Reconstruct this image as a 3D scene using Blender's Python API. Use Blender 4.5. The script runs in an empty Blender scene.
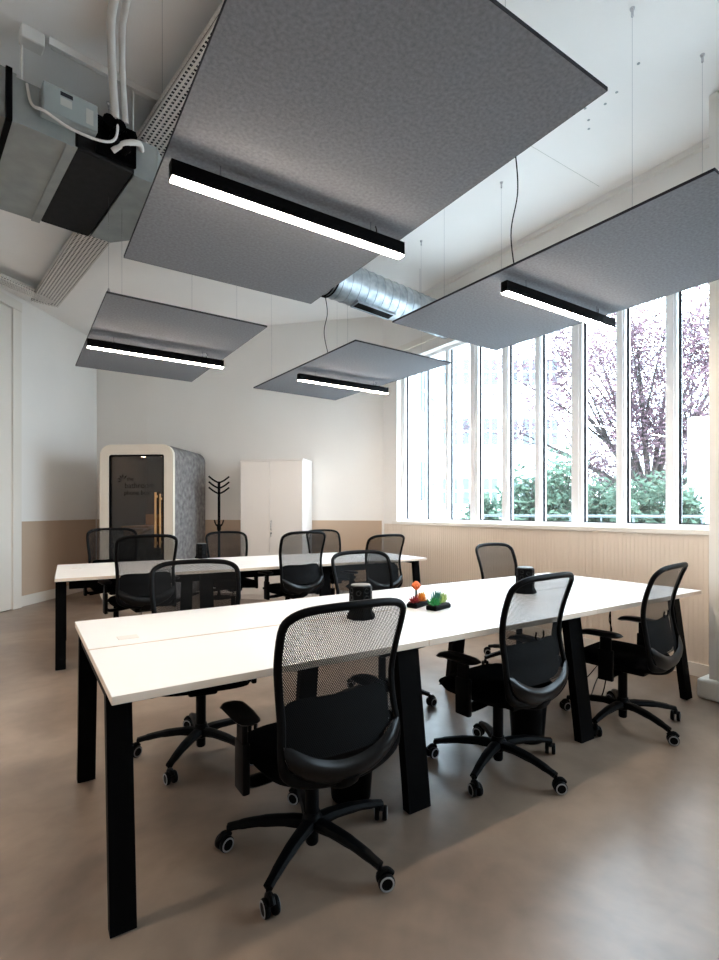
import bpy, bmesh, math, random
from mathutils import Vector, Matrix, Quaternion, noise

C = bpy.context.scene.collection
PI = math.pi
random.seed(7)
def R(a): return math.radians(a)

# ------------------------------------------------------------------ camera
cam_d = bpy.data.cameras.new('camera'); cam = bpy.data.objects.new('camera', cam_d); C.objects.link(cam)
bpy.context.scene.camera = cam
CH = 1.276; YAW = 56.7; FPX = 516.0; HOR = 510.5
cam.location = (0, 0, CH)
cam.rotation_euler = (PI/2, 0, R(YAW - 90))
cam_d.sensor_fit = 'VERTICAL'; cam_d.sensor_height = 36.0
cam_d.lens = FPX / 960 * 36.0
cam_d.shift_y = (HOR - 480) / 960.0
cam_d.clip_start = 0.02; cam_d.clip_end = 300
FW = Vector((math.cos(R(YAW)), math.sin(R(YAW)), 0)); RT = Vector((math.sin(R(YAW)), -math.cos(R(YAW)), 0))

# ------------------------------------------------------------------ world
vs = bpy.context.scene.view_settings
vs.view_transform = 'Standard'; vs.look = 'None'; vs.gamma = 1.0; vs.use_curve_mapping = False
vs.exposure = 1.72
bpy.context.scene.display_settings.display_device = 'sRGB'
w = bpy.data.worlds.new('overcast_sky'); bpy.context.scene.world = w; w.use_nodes = True
nt = w.node_tree; nt.nodes.clear()
out = nt.nodes.new('ShaderNodeOutputWorld'); bg = nt.nodes.new('ShaderNodeBackground')
bg.inputs[0].default_value = (0.73, 0.875, 1.0, 1); bg.inputs[1].default_value = 6.5
nt.links.new(bg.outputs[0], out.inputs[0])
cy = bpy.context.scene.cycles
cy.max_bounces = 10; cy.diffuse_bounces = 5; cy.glossy_bounces = 4; cy.transparent_max_bounces = 16
cy.sample_clamp_indirect = 8.0; cy.use_denoising = True
cy.caustics_reflective = False; cy.caustics_refractive = False
LAMP = 40.0                                     # emission of the linear lamps

def portal(name, loc, sx, sy):
    l = bpy.data.lights.new(name, 'AREA'); l.shape = 'RECTANGLE'; l.size = sx; l.size_y = sy
    l.cycles.is_portal = True
    o = bpy.data.objects.new(name, l); C.objects.link(o); o.location = loc; o.rotation_euler = (0, PI/2, 0)
    o['kind'] = 'helper'
portal('window_portal', (4.62, 3.68, 2.22), 2.2, 3.8)
portal('window_portal', (4.62, -0.67, 2.22), 2.2, 2.8)

# ------------------------------------------------------------------ materials
def lin(c): return tuple(((x/255.0)/12.92 if x/255.0 <= 0.04045 else (((x/255.0)+0.055)/1.055)**2.4) for x in c) + (1,)
def mat(name, col, rough=0.5, metal=0.0, spec=0.5, noise_scale=None, var=0.1, bump=0.0, bump_scale=None, emit=None, estr=0, col2=None, detail=4):
    m = bpy.data.materials.new(name); m.use_nodes = True; n = m.node_tree; b = n.nodes['Principled BSDF']
    c = lin(col); b.inputs['Base Color'].default_value = c
    b.inputs['Roughness'].default_value = rough; b.inputs['Metallic'].default_value = metal
    b.inputs['Specular IOR Level'].default_value = spec
    if noise_scale:
        tc = n.nodes.new('ShaderNodeTexCoord'); ns = n.nodes.new('ShaderNodeTexNoise'); ns.inputs['Scale'].default_value = noise_scale
        ns.inputs['Detail'].default_value = detail
        n.links.new(tc.outputs['Object'], ns.inputs['Vector'])
        cr = n.nodes.new('ShaderNodeValToRGB')
        c2 = lin(col2) if col2 else tuple(x*(1-var) for x in c[:3]) + (1,)
        c1 = c if col2 else tuple(min(1, x*(1+var)) for x in c[:3]) + (1,)
        cr.color_ramp.elements[0].position = 0.3; cr.color_ramp.elements[1].position = 0.7
        cr.color_ramp.elements[0].color = c2; cr.color_ramp.elements[1].color = c1
        n.links.new(ns.outputs['Fac'], cr.inputs[0]); n.links.new(cr.outputs[0], b.inputs['Base Color'])
    if bump:
        tc = n.nodes.new('ShaderNodeTexCoord'); nb = n.nodes.new('ShaderNodeTexNoise'); nb.inputs['Scale'].default_value = bump_scale or 50
        nb.inputs['Detail'].default_value = 3
        n.links.new(tc.outputs['Object'], nb.inputs['Vector'])
        bp = n.nodes.new('ShaderNodeBump'); bp.inputs['Strength'].default_value = bump; bp.inputs['Distance'].default_value = 0.01
        n.links.new(nb.outputs['Fac'], bp.inputs['Height']); n.links.new(bp.outputs[0], b.inputs['Normal'])
    if emit:
        b.inputs['Emission Color'].default_value = emit if len(emit) == 4 else tuple(emit) + (1,)
        b.inputs['Emission Strength'].default_value = estr
    return m

M = {}
M['wall'] = mat('wall_paint_white', (240, 236, 231), 0.85, noise_scale=1.5, var=0.015, bump=0.05, bump_scale=120)
M['wains'] = mat('wall_paint_beige', (196, 172, 150), 0.8, noise_scale=2, var=0.02, bump=0.05, bump_scale=120)
M['ribs'] = mat('ribbed_panel_lit_beige', (230, 216, 201), 0.7)  # wainscot beige lightened in colour for light bounced from desk and lamps
M['trimw'] = mat('trim_white', (232, 226, 217), 0.5)
M['ceil'] = mat('ceiling_paint_white', (243, 239, 235), 0.9, noise_scale=0.8, var=0.03, bump=0.05, bump_scale=60)
M['frame'] = mat('window_frame_white', (244, 245, 247), 0.45)
M['desk'] = mat('white_laminate', (232, 230, 228), 0.32, noise_scale=3, var=0.01)
M['deskedge'] = mat('shaded_white_edge', (230, 212, 194), 0.5)  # white desk edge with its warm beige shading put into the colour
M['black'] = mat('black_powder_coat', (2, 2, 3), 0.55, spec=0.06)
M['plastic'] = mat('black_plastic', (3, 3, 4), 0.5, spec=0.09)
M['shell'] = mat('dark_satin_plastic', (4, 4, 5), 0.3, spec=0.22)
M['fabric'] = mat('black_seat_fabric', (5, 5, 6), 0.95, spec=0.03, noise_scale=300, var=0.3, bump=0.3, bump_scale=500)
M['chrome'] = mat('chrome_steel', (200, 200, 205), 0.2, 1.0)
M['tyre'] = mat('grey_tyre_ring', (140, 140, 142), 0.5)
M['felt'] = mat('grey_acoustic_felt', (129, 132, 138), 0.98, spec=0.1, noise_scale=70, col2=(110, 113, 119), bump=0.15, bump_scale=220, detail=10)
M['feltedge'] = mat('dark_felt_edge', (52, 52, 56), 0.95, spec=0.1)
M['galv'] = mat('galvanised_steel', (190, 196, 200), 0.45, 0.7, noise_scale=14, col2=(150, 158, 164))
M['galvdull'] = mat('dull_galvanised_sheet', (160, 163, 160), 0.5, 0.35, noise_scale=6, col2=(142, 146, 144))
M['acblack'] = mat('black_foam_insulation', (22, 21, 21), 0.8, spec=0.3, noise_scale=20, var=0.3)
M['boxgrey'] = mat('grey_painted_metal', (158, 164, 162), 0.5, 0.1)
M['label'] = mat('paper_label', (190, 188, 180), 0.7)
M['ink'] = mat('black_ink', (20, 20, 20), 0.8)
M['white_plastic'] = mat('white_plastic', (225, 220, 214), 0.5)
M['pipew'] = mat('white_pipe_insulation', (216, 210, 204), 0.8, noise_scale=10, var=0.06)
M['boothfelt'] = mat('booth_grey_felt', (146, 141, 138), 0.98, spec=0.1, noise_scale=14, col2=(104, 100, 99), bump=0.3, bump_scale=90, detail=8)
M['boothwhite'] = mat('booth_cream_frame', (222, 212, 198), 0.5)
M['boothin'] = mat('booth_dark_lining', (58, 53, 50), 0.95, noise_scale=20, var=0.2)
M['wood'] = mat('light_oak', (196, 150, 98), 0.5, noise_scale=12, col2=(176, 130, 82))
M['cab'] = mat('cabinet_white', (233, 226, 220), 0.45)
M['grass'] = mat('courtyard_paving', (200, 200, 198), 0.9, noise_scale=2, var=0.2)
M['bldg'] = mat('white_render_facade', (225, 228, 230), 0.9, noise_scale=0.6, var=0.03)
M['bglass'] = mat('facade_window_glass', (84, 94, 98), 0.6, spec=0.1)
M['bark'] = mat('tree_bark', (50, 42, 40), 0.9, noise_scale=12, var=0.3)
M['leafp'] = mat('purple_plum_leaves', (106, 80, 86), 0.8, spec=0.1, noise_scale=2.5, col2=(84, 70, 78))
M['leafg'] = mat('green_shrub_leaves', (92, 112, 94), 0.8, spec=0.1, noise_scale=3, col2=(60, 80, 68))
M['railm'] = mat('grey_railing_paint', (90, 98, 102), 0.5)
M['emit'] = mat('warm_led_diffuser', (255, 240, 220), 0.5, emit=(1.0, 0.84, 0.69), estr=LAMP)
M['blamp'] = mat('booth_downlight', (255, 240, 220), 0.5, emit=(1.0, 0.80, 0.58), estr=70.0)
M['capgrey'] = mat('dark_grey_gloss_cap', (92, 92, 94), 0.3)
M['rubber'] = mat('black_rubber', (15, 15, 15), 0.8)

def floor_mat():
    m = bpy.data.materials.new('polished_concrete'); m.use_nodes = True; n = m.node_tree; b = n.nodes['Principled BSDF']
    tc = n.nodes.new('ShaderNodeTexCoord')
    def nz(s, d, dist=0.0, rot=None, sc=(1, 1, 1)):
        mp = n.nodes.new('ShaderNodeMapping'); mp.inputs['Scale'].default_value = sc
        if rot: mp.inputs['Rotation'].default_value = (0, 0, rot)
        x = n.nodes.new('ShaderNodeTexNoise'); x.inputs['Scale'].default_value = s; x.inputs['Detail'].default_value = d; x.inputs['Distortion'].default_value = dist
        n.links.new(tc.outputs['Object'], mp.inputs[0]); n.links.new(mp.outputs[0], x.inputs['Vector']); return x
    a = nz(1.1, 8, 0.9, 0.4); c = nz(9, 8, 0.3); d = nz(1.6, 3, 0.3, 0.9, (1, 2, 1))
    r1 = n.nodes.new('ShaderNodeValToRGB'); r1.color_ramp.elements[0].position = 0.3; r1.color_ramp.elements[1].position = 0.7
    r1.color_ramp.elements[0].color = lin((108, 91, 78)); r1.color_ramp.elements[1].color = lin((148, 129, 113))
    r2 = n.nodes.new('ShaderNodeValToRGB'); r2.color_ramp.elements[0].position = 0.3; r2.color_ramp.elements[1].position = 0.7
    r2.color_ramp.elements[0].color = (0.88, 0.88, 0.88, 1); r2.color_ramp.elements[1].color = (1.08, 1.07, 1.06, 1)
    mx = n.nodes.new('ShaderNodeMix'); mx.data_type = 'RGBA'; mx.blend_type = 'MULTIPLY'; mx.inputs[0].default_value = 1
    n.links.new(a.outputs['Fac'], r1.inputs[0]); n.links.new(c.outputs['Fac'], r2.inputs[0])
    n.links.new(r1.outputs[0], mx.inputs[6]); n.links.new(r2.outputs[0], mx.inputs[7])
    n.links.new(mx.outputs[2], b.inputs['Base Color'])
    r3 = n.nodes.new('ShaderNodeMapRange'); r3.inputs[1].default_value = 0.3; r3.inputs[2].default_value = 0.7
    r3.inputs[3].default_value = 0.29; r3.inputs[4].default_value = 0.33
    n.links.new(d.outputs['Fac'], r3.inputs[0]); n.links.new(r3.outputs[0], b.inputs['Roughness'])
    return m
M['floor'] = floor_mat()

def glass_mat(name, tint=(0.93, 0.96, 0.97), gl=0.06, tr=None):
    m = bpy.data.materials.new(name); m.use_nodes = True; n = m.node_tree; n.nodes.clear()
    o = n.nodes.new('ShaderNodeOutputMaterial'); mx = n.nodes.new('ShaderNodeMixShader'); t = n.nodes.new('ShaderNodeBsdfTransparent')
    g = n.nodes.new('ShaderNodeBsdfGlossy'); g.inputs['Roughness'].default_value = 0.02
    t.inputs[0].default_value = tint + (1,); mx.inputs[0].default_value = gl
    n.links.new(t.outputs[0], mx.inputs[1]); n.links.new(g.outputs[0], mx.inputs[2]); n.links.new(mx.outputs[0], o.inputs[0])
    return m
M['glass'] = glass_mat('window_glass')
M['boothglass'] = glass_mat('tinted_booth_glass', (0.60, 0.56, 0.52), 0.035)

def mesh_fabric():
    m = bpy.data.materials.new('black_mesh_fabric'); m.use_nodes = True; n = m.node_tree; b = n.nodes['Principled BSDF']
    b.inputs['Base Color'].default_value = lin((7, 7, 8)); b.inputs['Specular IOR Level'].default_value = 0.15; b.inputs['Roughness'].default_value = 0.7
    o = n.nodes['Material Output']
    tc = n.nodes.new('ShaderNodeTexCoord'); sp = n.nodes.new('ShaderNodeSeparateXYZ'); n.links.new(tc.outputs['Object'], sp.inputs[0])
    def mth(op, a, bb=None, v=None):
        x = n.nodes.new('ShaderNodeMath'); x.operation = op; n.links.new(a, x.inputs[0])
        if bb is not None: n.links.new(bb, x.inputs[1])
        if v is not None: x.inputs[1].default_value = v
        return x.outputs[0]
    K = PI / 0.0070
    zz = mth('MULTIPLY', sp.outputs[2], v=0.62)
    p = mth('ADD', sp.outputs[0], zz); q = mth('SUBTRACT', sp.outputs[0], zz)
    s1 = mth('ABSOLUTE', mth('SINE', mth('MULTIPLY', p, v=K))); s2 = mth('ABSOLUTE', mth('SINE', mth('MULTIPLY', q, v=K)))
    mn = mth('MAXIMUM', s1, s2)
    th = mth('GREATER_THAN', mn, v=0.80)     # threads where either wave peaks
    mx = n.nodes.new('ShaderNodeMixShader'); t = n.nodes.new('ShaderNodeBsdfTransparent')
    n.links.new(th, mx.inputs[0]); n.links.new(t.outputs[0], mx.inputs[1]); n.links.new(b.outputs[0], mx.inputs[2])
    n.links.new(mx.outputs[0], o.inputs[0])
    return m
M['mesh'] = mesh_fabric()

def tray_mat():   # perforated tray: slots cut out by a procedural mask in object space
    m = bpy.data.materials.new('perforated_white_steel'); m.use_nodes = True; n = m.node_tree; b = n.nodes['Principled BSDF']
    b.inputs['Base Color'].default_value = lin((214, 206, 198)); b.inputs['Roughness'].default_value = 0.5
    return m
M['tray'] = tray_mat()

# ------------------------------------------------------------------ geometry helpers
def new(): return bmesh.new()
def obj(name, bm, m, parent=None, loc=(0, 0, 0), rot=(0, 0, 0), smooth=False, angle=40, kind=None):
    bmesh.ops.recalc_face_normals(bm, faces=bm.faces[:])
    me = bpy.data.meshes.new(name); bm.to_mesh(me); bm.free()
    ms = m if isinstance(m, (list, tuple)) else [m]
    for x in ms: me.materials.append(x)
    if smooth:
        me.shade_smooth()
        try: me.set_sharp_from_angle(angle=R(angle))
        except Exception: pass
    o = bpy.data.objects.new(name, me); C.objects.link(o); o.location = loc; o.rotation_euler = rot
    if parent: o.parent = parent
    if kind: o['kind'] = kind
    return o
def struct(name, bm, m, parent=None, **k):
    return obj(name, bm, m, parent, kind=None if parent else 'structure', **k)
def thing(name, label, cat, loc=(0, 0, 0), rz=0.0, group=None):
    o = bpy.data.objects.new(name, None); C.objects.link(o); o.location = loc; o.rotation_euler = (0, 0, rz); o.empty_display_size = 0.1
    o['label'] = label; o['category'] = cat
    if group: o['group'] = group
    return o
def tag(o, label, cat, group=None, kind=None):
    o['label'] = label; o['category'] = cat
    if group: o['group'] = group
    if kind: o['kind'] = kind
    return o
def box(bm, x0, x1, y0, y1, z0, z1, bev=0.0, seg=2, mi=0, mtx=None):
    r = bmesh.ops.create_cube(bm, size=1.0)
    vs_ = r['verts']
    for v in vs_:
        v.co = Vector(((x0+x1)/2 + v.co.x*(x1-x0), (y0+y1)/2 + v.co.y*(y1-y0), (z0+z1)/2 + v.co.z*(z1-z0)))
    fs = list({f for v in vs_ for f in v.link_faces})
    for f in fs: f.material_index = mi
    allv = vs_
    if bev > 0:
        es = list({e for f in fs for e in f.edges})
        rr = bmesh.ops.bevel(bm, geom=es, offset=bev, segments=seg, affect='EDGES', profile=0.5)
        fs = rr['faces']; allv = list({v for v in vs_ if v.is_valid} | {v for f in rr['faces'] for v in f.verts})
        # flood to the whole island
        seen = set(allv); st = list(allv)
        while st:
            v = st.pop()
            for e in v.link_edges:
                o2 = e.other_vert(v)
                if o2 not in seen: seen.add(o2); st.append(o2)
        allv = list(seen)
        for v in allv:
            for f in v.link_faces: f.material_index = mi
    if mtx is not None:
        for v in allv: v.co = mtx @ v.co
    return allv
def frame_at(t, up=Vector((0, 0, 1))):
    t = t.normalized()
    a = up if abs(t.dot(up)) < 0.95 else Vector((1, 0, 0))
    n = t.cross(a).normalized(); return n, n.cross(t).normalized()
def tube(bm, pts, r, n=10, closed=False, r2=None, caps=True, mi=0, up=None):
    """sweep an ellipse (r across, r2 along the second axis) along pts; r may be a list"""
    P = [Vector(p) for p in pts]; N = len(P); rings = []
    rs = r if isinstance(r, (list, tuple)) else [r]*N
    r2s = rs if r2 is None else (r2 if isinstance(r2, (list, tuple)) else [r2]*N)
    def tan(i):
        if closed: return (P[(i+1) % N] - P[(i-1) % N])
        return P[min(i+1, N-1)] - P[max(i-1, 0)]
    t0 = tan(0).normalized()
    if up is not None:
        u = Vector(up)
    else:
        u = frame_at(t0)[1]
    prev = None
    for i in range(N):
        t = tan(i).normalized()
        if up is not None:
            a = t.cross(u).normalized(); b = a.cross(t).normalized()
        elif prev is None:
            a, b = frame_at(t)
        else:
            q = prev[2].rotation_difference(t); a = q @ prev[0]; b = q @ prev[1]
        prev = (a, b, t)
        rings.append([bm.verts.new(P[i] + a*rs[i]*math.cos(2*PI*k/n) + b*r2s[i]*math.sin(2*PI*k/n)) for k in range(n)])
    for i in range(N if closed else N-1):
        A = rings[i]; B = rings[(i+1) % N]
        for k in range(n):
            f = bm.faces.new((A[k], A[(k+1) % n], B[(k+1) % n], B[k])); f.material_index = mi
    if caps and not closed:
        for rg in (rings[0], rings[-1]):
            f = bm.faces.new(rg); f.material_index = mi
    return rings
def lathe(bm, prof, n=24, c=(0, 0, 0), axis='Z', mi=0, caps=True):
    rings = []
    c = Vector(c)
    for (r, h) in prof:
        ring = []
        for k in range(n):
            a = 2*PI*k/n; x, y = max(r, 1e-5)*math.cos(a), max(r, 1e-5)*math.sin(a)
            v = {'Z': Vector((x, y, h)), 'X': Vector((h, x, y)), 'Y': Vector((x, h, y))}[axis]
            ring.append(bm.verts.new(c + v))
        rings.append(ring)
    for i in range(len(rings)-1):
        for k in range(n):
            f = bm.faces.new((rings[i][k], rings[i][(k+1) % n], rings[i+1][(k+1) % n], rings[i+1][k])); f.material_index = mi
    for rg in (rings[0], rings[-1]) if caps else ():
        f = bm.faces.new(rg); f.material_index = mi
def smooth_path(pts, sub=6, closed=False):
    P = [Vector(p) for p in pts]; N = len(P); out_ = []
    for i in range(N if closed else N-1):
        g = (lambda j: P[j % N]) if closed else (lambda j: P[max(0, min(N-1, j))])
        p0, p1, p2, p3 = g(i-1), g(i), g(i+1), g(i+2)
        for s in range(sub):
            t = s/sub
            out_.append(0.5*((2*p1) + (p2-p0)*t + (2*p0-5*p1+4*p2-p3)*t*t + (3*p1-p0-3*p2+p3)*t**3))
    if not closed: out_.append(P[-1])
    return out_
def grid(bm, fn, nu, nv, thick=0.0, mi=0):
    """surface fn(u,v)->Vector, u,v in 0..1; with thickness it is closed"""
    def lay(off):
        vs_ = []
        for i in range(nu+1):
            row = []
            for j in range(nv+1):
                u, v = i/nu, j/nv; p = fn(u, v)
                if off:
                    e = 1e-3
                    du = fn(min(1, u+e), v) - fn(max(0, u-e), v); dv = fn(u, min(1, v+e)) - fn(u, max(0, v-e))
                    nn = du.cross(dv)
                    if nn.length > 1e-12: p = p + nn.normalized()*off
                row.append(bm.verts.new(p))
            vs_.append(row)
        return vs_
    A = lay(0)
    def q(L, flip):
        for i in range(nu):
            for j in range(nv):
                c = (L[i][j], L[i+1][j], L[i+1][j+1], L[i][j+1])
                f = bm.faces.new(c[::-1] if flip else c); f.material_index = mi
    q(A, False)
    if thick:
        B = lay(thick); q(B, True)
        ed = [(i, 0) for i in range(nu)] + [(nu, j) for j in range(nv)] + [(i, nv) for i in range(nu, 0, -1)] + [(0, j) for j in range(nv, 0, -1)]
        for k in range(len(ed)):
            a, b = ed[k], ed[(k+1) % len(ed)]
            f = bm.faces.new((A[a[0]][a[1]], B[a[0]][a[1]], B[b[0]][b[1]], A[b[0]][b[1]])); f.material_index = mi
def prism(bm, poly, z0, z1, mtx=None, mi=0):
    lo = [bm.verts.new((x, y, z0)) for x, y in poly]; hi = [bm.verts.new((x, y, z1)) for x, y in poly]; n = len(poly)
    fs = [bm.faces.new(lo[::-1]), bm.faces.new(hi)] + [bm.faces.new((lo[i], lo[(i+1) % n], hi[(i+1) % n], hi[i])) for i in range(n)]
    for f in fs: f.material_index = mi
    if mtx is not None:
        for v in lo+hi: v.co = mtx @ v.co
def rrect(w_, h_, r, n=6, cx=0, cz=0):
    pts = []
    for (sx, sz, a0) in ((1, 1, 0), (-1, 1, 90), (-1, -1, 180), (1, -1, 270)):
        for k in range(n+1):
            a = R(a0 + 90*k/n); pts.append((cx + sx*(w_/2-r) + r*math.cos(a), cz + sz*(h_/2-r) + r*math.sin(a)))
    return pts
def ring_prism(bm, outer, inner, y0, y1, mi=0):
    """outer / inner outlines in (x,z) with equal point counts, extruded along y"""
    n = len(outer)
    V = [[bm.verts.new((p[0], y, p[1])) for p in L] for y in (y0, y1) for L in (outer, inner)]
    o0, i0, o1, i1 = V
    for k in range(n):
        j = (k+1) % n
        for q in ((o0[k], o0[j], i0[j], i0[k]), (o1[k], i1[k], i1[j], o1[j]), (o0[k], o1[k], o1[j], o0[j]), (i0[k], i0[j], i1[j], i1[k])):
            bm.faces.new(q).material_index = mi
def sq(a, c_, n=4.5):   # square -> smooth superellipse
    m_ = max(abs(a), abs(c_)); L_ = math.hypot(a, c_)
    if L_ < 1e-9: return 0.0, 0.0
    ca, sa = a/L_, c_/L_; k_ = m_/(abs(ca)**n + abs(sa)**n)**(1/n)
    return ca*k_, sa*k_
def copy_thing(root, loc, rz, label, group=None, name=None):
    r = root.copy(); C.objects.link(r); r.location = loc; r.rotation_euler = (0, 0, rz); r['label'] = label
    if group: r['group'] = group
    for ch in list(root.children):
        c = ch.copy(); C.objects.link(c); c.parent = r
        for g in list(ch.children):
            d = g.copy(); C.objects.link(d); d.parent = c
    return r
def segwall(name, p, q, z0, z1, th, m, side=1, **k):
    p = Vector((p[0], p[1], 0)); q = Vector((q[0], q[1], 0)); d = (q-p); L = d.length; a = math.atan2(d.y, d.x)
    bm = new(); box(bm, 0, L, 0 if side > 0 else -th, th if side > 0 else 0, z0, z1)
    return struct(name, bm, m, loc=(p.x, p.y, 0), rot=(0, 0, a), **k)

# ------------------------------------------------------------------ room
CEIL = 4.09; XW = 4.38; SILL = 1.10; WTOP = 3.33; WZ = 1.13
PA = (-3.0, 4.2); PC = (1.06, 9.58); PB = (1.70, 8.82); PD = (4.38, 6.04)
bm = new(); box(bm, -3.6, 4.75, -3.8, 10.3, -0.15, 0); struct('floor', bm, M['floor'])
bm = new(); box(bm, -3.6, 4.75, -3.8, 10.3, CEIL, CEIL+0.15)
ceil = struct('ceiling', bm, M['ceil'])
# window wall (right), solid pieces around the two openings
def wpiece(y0, y1, z0, z1):
    b = new(); box(b, XW, XW+0.32, y0, y1, z0, z1); return b
WY0, WY1 = 1.80, 5.72
bm = new()
for (y0, y1, z0, z1) in ((WY1, 6.3, 0, CEIL), (WY0, WY1, 0, SILL), (WY0, WY1, WTOP, CEIL), (0.75, WY0, 0, CEIL), (-2.1, 0.75, 0, SILL), (-2.1, 0.75, WTOP, CEIL), (-3.8, -2.1, 0, CEIL)):
    box(bm, XW, XW+0.32, y0, y1, z0, z1)
struct('wall_right', bm, M['wall'])
# beam step along the top of the window wall and the blind pelmet under it
bm = new(); box(bm, XW-0.04, XW-0.0005, 1.66, 6.0, CEIL-0.05, CEIL-0.0005); struct('trim_1', bm, M['wall'])
bm = new(); box(bm, XW-0.03, XW-0.0005, 1.70, 5.95, WTOP+0.12, WTOP+0.20); struct('trim_2', bm, M['trimw'])
# ribbed wainscot
def ribbed(y0, y1, name):
    b = new(); box(b, XW-0.012, XW-0.0005, y0, y1, 0.10, SILL-0.012)
    n = int((y1-y0)/0.035)
    for i in range(n):
        y = y0 + 0.0175 + i*(y1-y0)/n
        box(b, XW-0.0155, XW-0.0115, y-0.012, y+0.012, 0.10, SILL-0.012)
    return struct(name, b, M['ribs'])
ribbed(1.64, 6.0, 'trim_3'); ribbed(-3.6, 1.0, 'trim_4')
bm = new(); box(bm, XW-0.03, XW-0.0005, 1.62, 6.0, 0.0, 0.10); struct('baseboard_right', bm, M['trimw'])
bm = new(); box(bm, XW-0.035, XW+0.1, 1.70, 5.80, SILL-0.012, SILL+0.028, 0.004); struct('trim_5', bm, M['trimw'])
bm = new(); box(bm, XW-0.035, XW+0.1, -2.1, 0.75, SILL-0.012, SILL+0.028, 0.004); struct('trim_6', bm, M['trimw'])
# back walls
segwall('wall_back', PD, PB, 0, CEIL, 0.15, M['wall'], side=-1)
segwall('wall_corner', PB, PC, 0, CEIL, 0.15, M['wall'], side=-1)
segwall('wall_left', PC, PA, 0, CEIL, 0.15, M['wall'], side=-1)
segwall('wall_side', PA, (-3.0, -3.6), 0, CEIL, 0.15, M['wall'], side=-1)
bm = new(); box(bm, -3.0, 4.7, -3.75, -3.6, 0, CEIL); struct('wall_rear', bm, M['wall'])
def strip(name, p, q, t0, t1, z0, z1, th, m):
    p = Vector((p[0], p[1], 0)); q = Vector((q[0], q[1], 0)); d = q-p; L = d.length; a = math.atan2(d.y, d.x)
    b = new(); box(b, L*t0, L*t1, 0.0005, th, z0, z1); return struct(name, b, m, loc=(p.x, p.y, 0), rot=(0, 0, a))
strip('trim_7', PD, PB, 0.002, 0.995, 0.10, WZ, 0.006, M['wains']) if False else None
def strip_in(name, p, q, t0, t1, z0, z1, th, m):   # on the room side (left of p->q)
    p = Vector((p[0], p[1], 0)); q = Vector((q[0], q[1], 0)); d = q-p; L = d.length; a = math.atan2(d.y, d.x)
    b = new(); box(b, L*t0, L*t1, 0.0005, th, z0, z1); return struct(name, b, m, loc=(p.x, p.y, 0), rot=(0, 0, a))
strip_in('trim_7', PD, PB, 0.006, 0.998, 0.10, WZ, 0.006, M['wains'])
strip_in('trim_8', PB, PC, 0.0, 0.99, 0.10, WZ, 0.006, M['wains'])
strip_in('trim_9', PC, PA, 0.006, 0.268, 0.10, WZ, 0.006, M['wains'])
strip_in('baseboard_back', PD, PB, 0.006, 0.998, 0.0, 0.10, 0.018, M['trimw'])
strip_in('baseboard_corner', PB, PC, 0.0, 0.98, 0.0, 0.10, 0.018, M['trimw'])
strip_in('baseboard_left', PC, PA, 0.006, 0.268, 0.0, 0.14, 0.018, M['trimw'])
# tall white door casing and door leaf on the left wall
strip_in('trim_10', PC, PA, 0.268, 0.290, 0.0, 3.88, 0.05, M['trimw'])
strip_in('trim_11', PC, PA, 0.268, 0.50, 3.88, 4.0, 0.06, M['trimw'])
d1 = strip_in('door_1', PC, PA, 0.291, 0.46, 0.012, 3.87, 0.03, M['trimw'])
# pillar at the right with its plinth
bm = new(); box(bm, 3.905, XW-0.0005, 1.02, 1.625, 0.0, CEIL-0.0005); struct('pillar', bm, M['wall'])
bm = new(); box(bm, 3.86, XW-0.0005, 0.97, 1.685, 0.0, 0.135, 0.02, 3); struct('baseboard_pillar', bm, M['trimw'])

# ceiling plugs, hairline seams
def dots(pts):
    b = new()
    for x, y, r in pts: lathe(b, [(r, CEIL-0.003), (r*0.9, CEIL-0.001), (r*0.9, CEIL-0.0002)], 10, (x, y, 0))
    return b

# ------------------------------------------------------------------ window with mullions
XF = XW + 0.10    # plane of the frames
def window(name, y0, y1, edges, glassX=XF+0.035):
    zb, zt = SILL+0.028, WTOP
    b = new()
    box(b, XF, XF+0.08, y0, y1, zb, zb+0.035); box(b, XF, XF+0.08, y0, y1, zt-0.04, zt)
    root = struct(name, b, M['frame'])
    # edges: list of glass intervals (ya, yb); the gaps between are mullions
    prev = y0
    for (ya, yb) in edges + [(y1, y1)]:
        if ya - prev > 0.004:
            b = new(); box(b, XF-0.012, XF+0.08, prev, ya, zb+0.035, zt-0.04, 0.003, 1); obj('mullion', b, M['frame'], root)
            if ya-prev > 0.07:
                b = new(); box(b, XF-0.022, XF-0.012, (prev+ya)/2-0.022, (prev+ya)/2+0.022, zb+0.04, zt-0.045); obj('cover_strip', b, M['frame'], root)
        prev = yb
    for (ya, yb) in edges:
        if ya >= y1: continue
        b = new(); box(b, glassX, glassX+0.006, ya, yb, zb+0.035, zt-0.04); obj('pane', b, M['glass'], root)
        b = new()
        for (a0, a1) in ((ya, ya+0.006), (yb-0.018, yb)): box(b, glassX-0.012, glassX-0.001, a0, a1, zb+0.035, zt-0.04)
        box(b, glassX-0.012, glassX-0.001, ya+0.006, yb-0.018, zb+0.035, zb+0.045)
        obj('glazing_gasket', b, M['feltedge'], root)
    return root
def yy(u, X=XF+0.03):
    k = (u-359.5)/FPX; d = X/(FW.x + k*RT.x); return d*(FW.y + k*RT.y)
LR = [(679.4, 712), (627.5, 665.2), (584.6, 615.7), (543.6, 571), (510.6, 534.6), (480.4, 501.5), (451.7, 469.6), (428, 445), (407.3, 424)]
edges = [(yy(b_, XF-0.016), yy(a_)) for a_, b_ in LR]
window('window_1', WY0, WY1, [e for e in edges])
e2 = []; y = -2.0
while y < 0.5: e2.append((y, y+0.34)); y += 0.44
window('window_2', -2.1, 0.75, e2)

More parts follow.
